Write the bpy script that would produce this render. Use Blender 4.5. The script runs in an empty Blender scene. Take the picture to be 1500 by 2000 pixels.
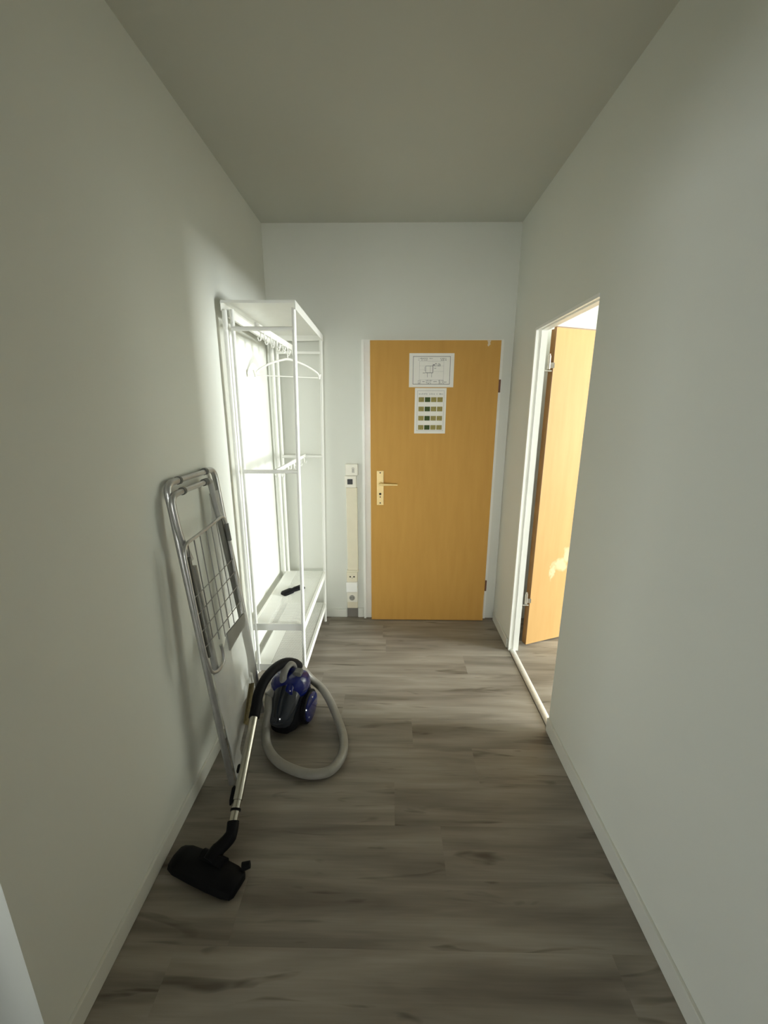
import bpy, bmesh, math, random
from mathutils import Vector, Matrix

# ------------------------------------------------------------------ camera, light, exposure
C = bpy.context.scene.collection
sc = bpy.context.scene
cam_data = bpy.data.cameras.new('camera')
cam_data.sensor_fit = 'VERTICAL'
cam_data.sensor_height = 36.0
cam_data.lens = 795.0 / 2000.0 * 36.0
cam_data.clip_start = 0.02
cam = bpy.data.objects.new('camera', cam_data)
C.objects.link(cam)
W3 = Matrix(((0.99987213, -0.00603241, 0.01480976),
             (0.01584185, 0.24737654, -0.96878991),
             (0.00218055, 0.96890064, 0.24744048)))
cam.matrix_world = Matrix.Translation((0, 0, 1.55)) @ W3.to_4x4()
sc.camera = cam

world = bpy.data.worlds.new('world')
world.use_nodes = True
world.node_tree.nodes['Background'].inputs[0].default_value = (0.75, 0.85, 1.0, 1)
world.node_tree.nodes['Background'].inputs[1].default_value = 0.25
sc.world = world


def area(name, loc, direction, sx, sy, power, col, spread=180):
    l = bpy.data.lights.new(name, 'AREA')
    l.shape = 'RECTANGLE'
    l.size, l.size_y = sx, sy
    l.energy = power
    l.color = col
    l.spread = math.radians(spread)
    o = bpy.data.objects.new(name, l)
    o.location = loc
    o.rotation_euler = Vector(direction).to_track_quat('-Z', 'Y').to_euler()
    C.objects.link(o)
    return o


# daylight coming in through the windows (side room on the right, room on the left); the narrow one behind is added fill
area('window_daylight', (6.90, 0.88, 1.58), (-1, 0.14, -0.02), 1.50, 1.70, 900, (0.95, 1.0, 0.97))
area('window_daylight_left', (-5.85, -2.25, 1.25), (1, 0.5, -0.03), 1.50, 1.00, 92, (0.93, 1.0, 1.0))
area('added_fill_behind', (0.0, -6.90, 1.42), (0, 1, -0.035), 1.10, 1.20, 6.3, (0.98, 1.0, 0.95), 25)  # added fill lamp, brightens the end wall and entrance door

sc.view_settings.view_transform = 'Standard'
sc.view_settings.look = 'None'
sc.view_settings.gamma = 1.0
sc.view_settings.use_curve_mapping = False
sc.view_settings.exposure = -0.08
sc.cycles.use_denoising = True
sc.cycles.max_bounces = 14
sc.cycles.diffuse_bounces = 8

# ------------------------------------------------------------------ materials


def mat(name, col, rough=0.5, metal=0.0, var=0.06, scale=12.0, bump=0.0, bscale=200.0, spec=0.5, trans=0.0, alpha=1.0, coat=0.0):
    m = bpy.data.materials.new(name)
    m.use_nodes = True
    nt = m.node_tree
    b = nt.nodes['Principled BSDF']
    tc = nt.nodes.new('ShaderNodeTexCoord')
    n = nt.nodes.new('ShaderNodeTexNoise')
    n.inputs['Scale'].default_value = scale
    n.inputs['Detail'].default_value = 4
    nt.links.new(tc.outputs['Object'], n.inputs['Vector'])
    r = nt.nodes.new('ShaderNodeValToRGB')
    lo = [max(0, c * (1 - var)) for c in col[:3]]
    hi = [min(1, c * (1 + var)) for c in col[:3]]
    r.color_ramp.elements[0].position = 0.3
    r.color_ramp.elements[1].position = 0.7
    r.color_ramp.elements[0].color = (*lo, 1)
    r.color_ramp.elements[1].color = (*hi, 1)
    nt.links.new(n.outputs['Fac'], r.inputs['Fac'])
    nt.links.new(r.outputs['Color'], b.inputs['Base Color'])
    b.inputs['Roughness'].default_value = rough
    b.inputs['Metallic'].default_value = metal
    b.inputs['Specular IOR Level'].default_value = spec
    b.inputs['Transmission Weight'].default_value = trans
    b.inputs['Alpha'].default_value = alpha
    b.inputs['Coat Weight'].default_value = coat
    if bump:
        n2 = nt.nodes.new('ShaderNodeTexNoise')
        n2.inputs['Scale'].default_value = bscale
        n2.inputs['Detail'].default_value = 3
        nt.links.new(tc.outputs['Object'], n2.inputs['Vector'])
        bp = nt.nodes.new('ShaderNodeBump')
        bp.inputs['Strength'].default_value = bump
        bp.inputs['Distance'].default_value = 0.002
        nt.links.new(n2.outputs['Fac'], bp.inputs['Height'])
        nt.links.new(bp.outputs['Normal'], b.inputs['Normal'])
    return m


def floor_material():
    m = bpy.data.materials.new('grey_oak_laminate')
    m.use_nodes = True
    nt = m.node_tree
    L = nt.links.new
    b = nt.nodes['Principled BSDF']
    tc = nt.nodes.new('ShaderNodeTexCoord')
    oi = nt.nodes.new('ShaderNodeObjectInfo')
    off = nt.nodes.new('ShaderNodeVectorMath'); off.operation = 'SCALE'
    off.inputs[0].default_value = (17.0, 31.0, 7.0)
    L(oi.outputs['Random'], off.inputs['Scale'])
    add = nt.nodes.new('ShaderNodeVectorMath'); add.operation = 'ADD'
    L(tc.outputs['Object'], add.inputs[0]); L(off.outputs[0], add.inputs[1])

    def streak(sx, sy, detail, dist=0.0):
        mp = nt.nodes.new('ShaderNodeMapping')
        mp.inputs['Scale'].default_value = (sx, sy, 1)
        L(add.outputs[0], mp.inputs['Vector'])
        n = nt.nodes.new('ShaderNodeTexNoise')
        n.inputs['Scale'].default_value = 1.0
        n.inputs['Detail'].default_value = detail
        n.inputs['Distortion'].default_value = dist
        L(mp.outputs[0], n.inputs['Vector'])
        return n
    broad = streak(1.6, 14.0, 3, 0.4)
    fine = streak(5.0, 160.0, 5)
    knot = streak(3.2, 22.0, 2, 1.0)
    r1 = nt.nodes.new('ShaderNodeValToRGB')
    e = r1.color_ramp.elements
    e[0].position, e[0].color = 0.28, (0.150, 0.126, 0.099, 1)
    e[1].position, e[1].color = 0.70, (0.325, 0.290, 0.245, 1)
    L(broad.outputs['Fac'], r1.inputs['Fac'])
    r2 = nt.nodes.new('ShaderNodeValToRGB')
    r2.color_ramp.elements[0].position, r2.color_ramp.elements[0].color = 0.3, (0.92, 0.92, 0.92, 1)
    r2.color_ramp.elements[1].position, r2.color_ramp.elements[1].color = 0.7, (1.04, 1.04, 1.04, 1)
    L(fine.outputs['Fac'], r2.inputs['Fac'])
    r3 = nt.nodes.new('ShaderNodeValToRGB')
    r3.color_ramp.elements[0].position, r3.color_ramp.elements[0].color = 0.24, (0.45, 0.42, 0.38, 1)
    r3.color_ramp.elements[1].position, r3.color_ramp.elements[1].color = 0.38, (1, 1, 1, 1)
    L(knot.outputs['Fac'], r3.inputs['Fac'])
    m1 = nt.nodes.new('ShaderNodeMix'); m1.data_type = 'RGBA'; m1.blend_type = 'MULTIPLY'; m1.inputs[0].default_value = 1
    L(r1.outputs[0], m1.inputs[6]); L(r2.outputs[0], m1.inputs[7])
    m2 = nt.nodes.new('ShaderNodeMix'); m2.data_type = 'RGBA'; m2.blend_type = 'MULTIPLY'; m2.inputs[0].default_value = 1
    L(m1.outputs[2], m2.inputs[6]); L(r3.outputs[0], m2.inputs[7])
    # each plank a little lighter or darker
    mr = nt.nodes.new('ShaderNodeMapRange')
    mr.inputs['To Min'].default_value = 0.92
    mr.inputs['To Max'].default_value = 1.08
    L(oi.outputs['Random'], mr.inputs['Value'])
    m3 = nt.nodes.new('ShaderNodeVectorMath'); m3.operation = 'SCALE'
    L(m2.outputs[2], m3.inputs[0]); L(mr.outputs[0], m3.inputs['Scale'])
    L(m3.outputs[0], b.inputs['Base Color'])
    b.inputs['Roughness'].default_value = 0.5
    b.inputs['Specular IOR Level'].default_value = 0.4
    bp = nt.nodes.new('ShaderNodeBump')
    bp.inputs['Strength'].default_value = 0.12
    bp.inputs['Distance'].default_value = 0.001
    L(fine.outputs['Fac'], bp.inputs['Height'])
    L(bp.outputs['Normal'], b.inputs['Normal'])
    return m


def door_material(name, c0, c1):
    m = bpy.data.materials.new(name)
    m.use_nodes = True
    nt = m.node_tree
    L = nt.links.new
    b = nt.nodes['Principled BSDF']
    tc = nt.nodes.new('ShaderNodeTexCoord')
    mp = nt.nodes.new('ShaderNodeMapping')
    mp.inputs['Scale'].default_value = (26, 26, 3.0)
    L(tc.outputs['Object'], mp.inputs['Vector'])
    n = nt.nodes.new('ShaderNodeTexNoise')
    n.inputs['Scale'].default_value = 1.0
    n.inputs['Detail'].default_value = 6
    L(mp.outputs[0], n.inputs['Vector'])
    r = nt.nodes.new('ShaderNodeValToRGB')
    r.color_ramp.elements[0].position, r.color_ramp.elements[0].color = 0.25, (*c0, 1)
    r.color_ramp.elements[1].position, r.color_ramp.elements[1].color = 0.75, (*c1, 1)
    L(n.outputs['Fac'], r.inputs['Fac'])
    L(r.outputs[0], b.inputs['Base Color'])
    b.inputs['Roughness'].default_value = 0.6
    b.inputs['Specular IOR Level'].default_value = 0.2
    return m


def add_wear(m, centre, axis):
    """a pale worn patch with soft ragged edges at a fixed spot of the leaf"""
    nt = m.node_tree
    L = nt.links.new
    b = nt.nodes['Principled BSDF']
    src = b.inputs['Base Color'].links[0].from_socket
    tc = nt.nodes.new('ShaderNodeTexCoord')
    d = nt.nodes.new('ShaderNodeVectorMath'); d.operation = 'DOT_PRODUCT'
    d.inputs[1].default_value = axis
    L(tc.outputs['Object'], d.inputs[0])
    sp = nt.nodes.new('ShaderNodeSeparateXYZ')
    L(tc.outputs['Object'], sp.inputs[0])
    cb = nt.nodes.new('ShaderNodeCombineXYZ')
    L(d.outputs['Value'], cb.inputs[0]); L(sp.outputs['Z'], cb.inputs[1])
    n = nt.nodes.new('ShaderNodeTexNoise'); n.inputs['Scale'].default_value = 16; n.inputs['Detail'].default_value = 4
    L(cb.outputs[0], n.inputs['Vector'])
    n0 = nt.nodes.new('ShaderNodeVectorMath'); n0.operation = 'MULTIPLY_ADD'
    n0.inputs[1].default_value = (0.12, 0.12, 0); n0.inputs[2].default_value = (-0.06, -0.06, 0)
    L(n.outputs['Color'], n0.inputs[0])
    ad = nt.nodes.new('ShaderNodeVectorMath'); ad.operation = 'ADD'
    L(cb.outputs[0], ad.inputs[0]); L(n0.outputs[0], ad.inputs[1])
    fac = None
    for (cx_, cy_, rx, ry) in ((centre[0], centre[1], 0.060, 0.045), (centre[0] + 0.055, centre[1] + 0.055, 0.035, 0.055), (centre[0] - 0.055, centre[1] - 0.045, 0.020, 0.055)):
        s1_ = nt.nodes.new('ShaderNodeVectorMath'); s1_.operation = 'SUBTRACT'; s1_.inputs[1].default_value = (cx_, cy_, 0)
        L(ad.outputs[0], s1_.inputs[0])
        s2_ = nt.nodes.new('ShaderNodeVectorMath'); s2_.operation = 'MULTIPLY'; s2_.inputs[1].default_value = (1 / rx, 1 / ry, 0)
        L(s1_.outputs[0], s2_.inputs[0])
        ln = nt.nodes.new('ShaderNodeVectorMath'); ln.operation = 'LENGTH'
        L(s2_.outputs[0], ln.inputs[0])
        mr = nt.nodes.new('ShaderNodeMapRange')
        mr.inputs['From Min'].default_value = 1.15; mr.inputs['From Max'].default_value = 0.55
        mr.inputs['To Min'].default_value = 0.0; mr.inputs['To Max'].default_value = 0.85
        L(ln.outputs['Value'], mr.inputs['Value'])
        if fac is None:
            fac = mr.outputs[0]
        else:
            mx = nt.nodes.new('ShaderNodeMath'); mx.operation = 'MAXIMUM'
            L(fac, mx.inputs[0]); L(mr.outputs[0], mx.inputs[1])
            fac = mx.outputs[0]
    mix = nt.nodes.new('ShaderNodeMix'); mix.data_type = 'RGBA'
    mix.inputs[7].default_value = (0.62, 0.45, 0.28, 1)
    L(fac, mix.inputs[0]); L(src, mix.inputs[6])
    L(mix.outputs[2], b.inputs['Base Color'])


def glass_material():
    m = bpy.data.materials.new('window_glass')
    m.use_nodes = True
    nt = m.node_tree
    for n in list(nt.nodes):
        if n.type != 'OUTPUT_MATERIAL':
            nt.nodes.remove(n)
    out = [n for n in nt.nodes][0]
    t = nt.nodes.new('ShaderNodeBsdfTransparent')
    g = nt.nodes.new('ShaderNodeBsdfGlossy'); g.inputs['Roughness'].default_value = 0.02
    fr = nt.nodes.new('ShaderNodeFresnel')
    mx = nt.nodes.new('ShaderNodeMixShader')
    nt.links.new(fr.outputs[0], mx.inputs[0]); nt.links.new(t.outputs[0], mx.inputs[1]); nt.links.new(g.outputs[0], mx.inputs[2])
    nt.links.new(mx.outputs[0], out.inputs[0])
    return m


def film_material():
    m = bpy.data.materials.new('clear_plastic_film')
    m.use_nodes = True
    nt = m.node_tree
    b = nt.nodes['Principled BSDF']
    out = nt.nodes['Material Output']
    b.inputs['Base Color'].default_value = (0.66, 0.66, 0.65, 1)
    b.inputs['Roughness'].default_value = 0.22
    t = nt.nodes.new('ShaderNodeBsdfTransparent')
    tc = nt.nodes.new('ShaderNodeTexCoord')
    n = nt.nodes.new('ShaderNodeTexNoise')
    n.inputs['Scale'].default_value = 5
    n.inputs['Detail'].default_value = 3
    nt.links.new(tc.outputs['Object'], n.inputs['Vector'])
    mr = nt.nodes.new('ShaderNodeMapRange')
    mr.inputs['From Min'].default_value = 0.3
    mr.inputs['From Max'].default_value = 0.7
    mr.inputs['To Min'].default_value = 0.42
    mr.inputs['To Max'].default_value = 0.58
    nt.links.new(n.outputs['Fac'], mr.inputs['Value'])
    mx = nt.nodes.new('ShaderNodeMixShader')
    nt.links.new(mr.outputs[0], mx.inputs[0])
    nt.links.new(t.outputs[0], mx.inputs[1]); nt.links.new(b.outputs[0], mx.inputs[2])
    nt.links.new(mx.outputs[0], out.inputs[0])
    return m


M = dict(
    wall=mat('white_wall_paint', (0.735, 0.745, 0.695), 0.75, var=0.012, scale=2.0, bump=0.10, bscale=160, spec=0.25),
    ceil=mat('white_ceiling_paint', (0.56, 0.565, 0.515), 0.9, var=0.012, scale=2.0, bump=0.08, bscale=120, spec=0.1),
    skirt=mat('white_baseboard_film', (0.71, 0.71, 0.66), 0.45, var=0.02, scale=5),
    trim=mat('white_gloss_lacquer', (0.84, 0.84, 0.80), 0.35, var=0.02, scale=6),
    floor=floor_material(),
    sub=mat('screed', (0.20, 0.17, 0.14), 0.8),
    door=door_material('ochre_door_veneer', (0.55, 0.300, 0.072), (0.60, 0.335, 0.084)),
    door2=door_material('light_orange_door_veneer', (0.46, 0.270, 0.100), (0.50, 0.305, 0.120)),
    edge=mat('brown_door_edge', (0.15, 0.070, 0.016), 0.5, var=0.15, scale=9),
    wear=mat('bare_chipped_wood', (0.70, 0.60, 0.48), 0.8, var=0.1),
    brass=mat('pale_brass', (0.86, 0.66, 0.31), 0.42, metal=0.12, var=0.03, scale=30),
    dark=mat('dark_hole', (0.03, 0.02, 0.012), 0.7),
    hinge=mat('dull_steel', (0.36, 0.33, 0.28), 0.45, metal=0.7, var=0.1),
    hingeb=mat('brown_hinge', (0.13, 0.05, 0.025), 0.5, var=0.1),
    rack=mat('white_powder_coat', (0.82, 0.82, 0.78), 0.4, var=0.015, scale=20),
    hanger=mat('white_hanger_plastic', (0.72, 0.71, 0.66), 0.4, var=0.03),
    steel=mat('brushed_aluminium_tube', (0.46, 0.46, 0.45), 0.38, metal=0.8, var=0.1, scale=25),
    steeld=mat('dull_grey_wire', (0.28, 0.28, 0.27), 0.45, metal=0.5, var=0.08, scale=25),
    gplastic=mat('dark_grey_plastic', (0.09, 0.09, 0.08), 0.5, var=0.1),
    plate=mat('mid_grey_plastic', (0.22, 0.22, 0.205), 0.5, var=0.1),
    film=film_material(),
    leg=mat('grey_painted_tube', (0.34, 0.34, 0.32), 0.45, metal=0.3, var=0.12, scale=18),
    card=mat('brown_cardboard', (0.16, 0.125, 0.05), 0.8, var=0.35, scale=60),
    vblue=mat('glossy_dark_blue_plastic', (0.003, 0.008, 0.095), 0.16, var=0.15, scale=8, coat=0.6),
    vblack=mat('black_plastic', (0.005, 0.005, 0.006), 0.55, var=0.2, spec=0.12),
    vbin=mat('smoky_dark_plastic', (0.012, 0.015, 0.021), 0.14, var=0.2, coat=0.4),
    vgrey=mat('grey_handle_plastic', (0.17, 0.165, 0.15), 0.42, var=0.08),
    hose=mat('grey_hose_plastic', (0.25, 0.235, 0.205), 0.42, var=0.06, scale=30),
    chrome=mat('chrome_tube', (0.50, 0.475, 0.42), 0.26, metal=1.0, var=0.04),
    screw=mat('bright_screw', (0.8, 0.8, 0.8), 0.2, metal=1.0),
    duct=mat('cream_duct_plastic', (0.76, 0.70, 0.55), 0.5, var=0.03),
    switch=mat('offwhite_switch_plastic', (0.82, 0.79, 0.70), 0.4, var=0.02),
    white=mat('bright_white_plastic', (0.90, 0.90, 0.88), 0.4, var=0.02),
    gap=mat('recess_dark_grey', (0.20, 0.185, 0.165), 0.8, var=0.1),
    socket=mat('grey_socket_well', (0.30, 0.29, 0.26), 0.5, var=0.05),
    black=mat('black_rocker', (0.006, 0.006, 0.007), 0.4),
    paper=mat('white_paper', (0.84, 0.82, 0.77), 0.7, var=0.015, scale=20),
    ink=mat('grey_print', (0.17, 0.17, 0.18), 0.8, var=0.2, scale=300),
    inkl=mat('pale_print', (0.42, 0.42, 0.42), 0.8, var=0.2, scale=300),
    gdark=mat('print_dark_green', (0.040, 0.072, 0.008), 0.7, var=0.5, scale=260),
    olive=mat('print_olive', (0.30, 0.25, 0.075), 0.7, var=0.35, scale=220),
    metal=mat('silver_threshold', (0.66, 0.65, 0.61), 0.4, metal=0.35, var=0.06, scale=60),
    glass=glass_material(),
)

# ------------------------------------------------------------------ helpers


def obj(name, bm, m, parent=None, smooth=False, bevel=0.0, segs=2):
    me = bpy.data.meshes.new(name)
    if bevel:
        bmesh.ops.bevel(bm, geom=[e for e in bm.edges], offset=bevel, segments=segs, affect='EDGES', profile=0.6, clamp_overlap=True)
    bmesh.ops.recalc_face_normals(bm, faces=bm.faces)
    if smooth:
        for f in bm.faces:
            f.smooth = True
        for e in bm.edges:
            if len(e.link_faces) == 2 and e.calc_face_angle(0) > 0.75:
                e.smooth = False
    bm.to_mesh(me)
    bm.free()
    me.materials.append(m)
    o = bpy.data.objects.new(name, me)
    C.objects.link(o)
    if parent is not None:
        o.parent = parent
        if parent.parent is None:
            o.matrix_parent_inverse = Matrix.Translation(-parent.location)
    return o


def B(*boxes):
    """bmesh of axis-aligned boxes (x0,x1,y0,y1,z0,z1)"""
    bm = bmesh.new()
    for b in boxes:
        add_box(bm, *b)
    return bm


def add_box(bm, x0, x1, y0, y1, z0, z1):
    v = [bm.verts.new((x, y, z)) for x in (x0, x1) for y in (y0, y1) for z in (z0, z1)]
    for f in ((0, 1, 3, 2), (4, 6, 7, 5), (0, 4, 5, 1), (2, 3, 7, 6), (0, 2, 6, 4), (1, 5, 7, 3)):
        bm.faces.new([v[i] for i in f])


def smooth_path(pts, n=8, closed=False):
    P = [Vector(p) for p in pts]
    out = []
    N = len(P)
    rng = range(N) if closed else range(N - 1)
    for i in rng:
        if closed:
            p0, p1, p2, p3 = P[i - 1], P[i], P[(i + 1) % N], P[(i + 2) % N]
        else:
            p0 = P[max(i - 1, 0)]; p1 = P[i]; p2 = P[i + 1]; p3 = P[min(i + 2, N - 1)]
        for k in range(n):
            t = k / n
            out.append(0.5 * ((2 * p1) + (-p0 + p2) * t + (2 * p0 - 5 * p1 + 4 * p2 - p3) * t * t + (-p0 + 3 * p1 - 3 * p2 + p3) * t ** 3))
    if not closed:
        out.append(P[-1])
    return out


def rounded(pts, r, n=5):
    """polyline with filleted corners"""
    P = [Vector(p) for p in pts]
    out = [P[0]]
    for i in range(1, len(P) - 1):
        a, b, c = P[i - 1], P[i], P[i + 1]
        d1, d2 = (a - b), (c - b)
        k = min(r, d1.length * 0.49, d2.length * 0.49)
        s, e = b + d1.normalized() * k, b + d2.normalized() * k
        for j in range(n + 1):
            t = j / n
            out.append((1 - t) ** 2 * s + 2 * t * (1 - t) * b + t * t * e)
    out.append(P[-1])
    return out


def add_tube(bm, path, rad, seg=12, cap=True, flat=1.0):
    P = [Vector(p) for p in path]
    R = rad if isinstance(rad, (list, tuple)) else [rad] * len(P)
    t0 = (P[1] - P[0]).normalized()
    ref = Vector((0, 0, 1)) if abs(t0.z) < 0.9 else Vector((0, 1, 0))
    nrm = (ref - t0 * ref.dot(t0)).normalized()
    rings = []
    for i, p in enumerate(P):
        if i == 0:
            t = P[1] - P[0]
        elif i == len(P) - 1:
            t = P[-1] - P[-2]
        else:
            t = P[i + 1] - P[i - 1]
        if t.length < 1e-9:
            t = t0
        t = t.normalized()
        nrm = (nrm - t * nrm.dot(t))
        nrm = nrm.normalized() if nrm.length > 1e-6 else Vector((1, 0, 0))
        bi = t.cross(nrm)
        rings.append([bm.verts.new(p + (nrm * math.cos(2 * math.pi * k / seg) * flat + bi * math.sin(2 * math.pi * k / seg)) * R[i]) for k in range(seg)])
    for a, b in zip(rings[:-1], rings[1:]):
        for k in range(seg):
            bm.faces.new((a[k], a[(k + 1) % seg], b[(k + 1) % seg], b[k]))
    if cap:
        bm.faces.new(rings[0][::-1])
        bm.faces.new(rings[-1])
    return bm


def T(path, rad, seg=12, cap=True, flat=1.0):
    return add_tube(bmesh.new(), path, rad, seg, cap, flat)


def add_lathe(bm, prof, mat4, seg=28):
    """profile [(r,z)] turned about local z"""
    rings = []
    for r, z in prof:
        r = max(r, 1e-5)
        rings.append([bm.verts.new(mat4 @ Vector((r * math.cos(2 * math.pi * k / seg), r * math.sin(2 * math.pi * k / seg), z))) for k in range(seg)])
    for a, b in zip(rings[:-1], rings[1:]):
        for k in range(seg):
            bm.faces.new((a[k], a[(k + 1) % seg], b[(k + 1) % seg], b[k]))
    bm.faces.new(rings[0][::-1])
    bm.faces.new(rings[-1])
    return bm


def tag(o, label, cat, group=None):
    o['label'] = label
    o['category'] = cat
    if group:
        o['group'] = group
    return o


def thing(name, label, cat, loc=(0, 0, 0), group=None):
    o = bpy.data.objects.new(name, None)
    o.empty_display_size = 0.05
    o.location = loc
    C.objects.link(o)
    return tag(o, label, cat, group)


def struct(o, label=None):
    o['kind'] = 'structure'
    if label:
        o['label'] = label
    return o


def dup(o, parent, mw=None):
    c = o.copy()
    C.objects.link(c)
    c.parent = parent
    return c


# ------------------------------------------------------------------ room shell
XL, XR, YB, ZC = -0.797, 0.790, 2.825, 2.64     # wall faces and ceiling
YN = -7.00                                       # end of the corridor behind the camera
WT = 0.11                                        # wall thickness
WR = 0.058                                       # the right wall is a thin partition
DJ0, DJ1, DZ = 1.708, 2.405, 1.972               # doorway in the right wall
LO0, LO1, LZ = -0.36, 0.610, 2.02                # doorway in the left wall, beside the camera

# floor with single laminate planks
floor_o = struct(obj('floor', B((XL - WT, XR + 0.02, YN, YB + 0.1, -0.05, -0.012)), M['sub']), 'grey oak laminate floor of the corridor')
rnd = random.Random(4)
PW, PL = 0.185, 1.285


def lay_planks(parent, x0, x1, y0, y1, starts, seed):
    rr = random.Random(seed)
    k0 = math.floor((y0 - 1.030) / PW)
    k = k0
    while 1.030 + k * PW < y1 - 1e-6:
        a, b = max(y0, 1.030 + k * PW), min(y1, 1.030 + (k + 1) * PW)
        s = starts.get(k, rr.uniform(0, PL))
        s = s - PL * math.ceil((s - x0) / PL)
        while s < x1:
            p, q = max(x0, s), min(x1, s + PL)
            if q - p > 0.004 and b - a > 0.004:
                g = 0.00005
                cx_, cy_ = (p + q) / 2, (a + b) / 2
                bm = B((p + g - cx_, q - g - cx_, a + g - cy_, b - g - cy_, -0.012, 0.0))
                bmesh.ops.bevel(bm, geom=[e for e in bm.edges if all(abs(v.co.z) < 1e-6 for v in e.verts)], offset=0.00015, segments=1, affect='EDGES')
                o = obj('plank', bm, M['floor'], parent)
                o.matrix_parent_inverse = Matrix()
                o.location = (cx_, cy_, 0)
            s += PL
        k += 1


lay_planks(floor_o, XL, XR, -0.6, YB, {0: 0.200, 1: 0.026, 6: 0.474}, 11)

# left wall, with the open doorway beside the camera
struct(obj('wall_left', B((XL - WT, XL, LO1, YB + 0.1, -0.05, ZC), (XL - WT, XL, YN, LO0, -0.05, ZC), (XL - WT, XL, LO0, LO1, LZ, ZC)), M['wall']), 'white painted left wall of the corridor')
struct(obj('wall_right', B((XR, XR + WR, YN, DJ0, -0.05, ZC), (XR, XR + WR, DJ1, YB + 0.1, -0.05, ZC), (XR, XR + WR, DJ0, DJ1, DZ, ZC)), M['wall']), 'white painted right wall with a doorway')
struct(obj('wall_back', B((XL - WT, 6.99, YB, YB + 0.1, -0.05, ZC)), M['wall']), 'white painted end wall around the ochre door')
struct(obj('wall_behind', B((-6.1, -0.6, YN - 0.1, YN, -0.05, ZC), (0.6, 6.99, YN - 0.1, YN, -0.05, ZC), (-0.6, 0.6, YN - 0.1, YN, -0.05, 0.78), (-0.6, 0.6, YN - 0.1, YN, 2.06, ZC)), M['wall']), 'white wall closing the corridor behind the camera')
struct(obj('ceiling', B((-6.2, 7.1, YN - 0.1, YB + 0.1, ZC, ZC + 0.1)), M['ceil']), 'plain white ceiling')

# side room on the right, seen through the open doorway
floor_r = struct(obj('floor', B((XR + 0.02, 6.99, YN, YB + 0.1, -0.05, -0.012)), M['sub']), 'grey oak laminate floor of the side room')
lay_planks(floor_r, XR + 0.020, 3.2, 0.4, YB, {}, 23)
struct(obj('floor', B((XR + 0.02, 6.99, YN, 0.4, -0.012, 0)), M['sub'], floor_r))
struct(obj('floor', B((3.2, 6.99, 0.4, YB, -0.012, 0)), M['sub'], floor_r))
struct(obj('wall_side_room', B((6.99, 7.10, YN, 0.08, -0.05, ZC), (6.99, 7.10, 1.70, YB + 0.1, -0.05, ZC), (6.99, 7.10, 0.08, 1.70, -0.05, 0.70), (6.99, 7.10, 0.08, 1.70, 2.46, ZC)), M['wall']), 'far wall of the side room with its window')


def window(name, x, y0, y1, z0, z1):
    f = 0.05
    w = struct(obj(name, B((x - .03, x + .03, y0, y0 + f, z0, z1), (x - .03, x + .03, y1 - f, y1, z0, z1),
                           (x - .03, x + .03, y0 + f, y1 - f, z0, z0 + f), (x - .03, x + .03, y0 + f, y1 - f, z1 - f, z1)), M['trim']), 'white framed window')
    ym = (y0 + y1) / 2
    obj('mullion', B((x - .025, x + .025, ym - .025, ym + .025, z0 + f, z1 - f)), M['trim'], w)
    obj('pane', B((x - .003, x + .003, y0 + f, ym - .025, z0 + f, z1 - f)), M['glass'], w)
    obj('pane', B((x - .003, x + .003, ym + .025, y1 - f, z0 + f, z1 - f)), M['glass'], w)
    obj('sill', B((x - (.14 if x > 0 else .05), x + (.05 if x > 0 else .14), y0, y1, z0 - .03, z0)), M['trim'], w)
    return w


window('window_1', 7.04, 0.08, 1.70, 0.70, 2.46)

wf = struct(obj('added_window_3', B((-.6, -.55, YN - .08, YN - .03, .78, 2.06), (.55, .6, YN - .08, YN - .03, .78, 2.06), (-.55, .55, YN - .08, YN - .03, .78, .83), (-.55, .55, YN - .08, YN - .03, 2.01, 2.06)), M['trim']), 'unseen white framed window added at the corridor end behind the camera')  # added, unseen window that goes with the fill lamp behind
obj('pane', B((-.55, .55, YN - .058, YN - .052, .83, 2.01)), M['glass'], wf)

# room on the left behind the camera
struct(obj('floor', B((-6.1, XL - WT, YN, 1.6, -0.05, 0)), M['sub']), 'floor of the room left of the corridor')
struct(obj('wall_left_room_far', B((-6.1, XL - WT, 1.6, 1.7, -0.05, ZC)), M['wall']))
struct(obj('wall_left_room', B((-6.2, -6.1, YN - .1, -3.10, -0.05, ZC), (-6.2, -6.1, -1.4, 1.7, -0.05, ZC), (-6.2, -6.1, -3.1, -1.4, -0.05, 0.74), (-6.2, -6.1, -3.1, -1.4, 2.10, ZC)), M['wall']))
window('window_2', -6.15, -3.10, -1.40, 0.74, 2.10)
struct(obj('floor', B((XL, XR, YN, -0.6, -0.012, 0)), M['sub'], floor_o))

# baseboards
BT, BH = 0.011, 0.064


def board(name, x0, x1, y0, y1, h, label=None):
    bm = B((x0, x1, y0, y1, 0.0005, h))
    return struct(obj(name, bm, M['skirt'], bevel=0.0025), label)


board('baseboard_left', XL, XL + BT, LO1, YB - BT, BH, 'low white baseboard along the left wall')
board('baseboard_right', XR - BT, XR, YN, DJ0 - 0.003, 0.074, 'low white baseboard along the right wall')
board('baseboard_right_far', XR - BT, XR, DJ1 + 0.02, YB - 0.03, BH, 'short white baseboard between the two doors')
board('baseboard_back', XL + BT, -0.322, YB - BT, YB, BH, 'white baseboard on the end wall behind the rack')
board('baseboard_back_short', -0.238, -0.196, YB - BT, YB, BH + 0.012, 'short white baseboard piece beside the door frame')

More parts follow.
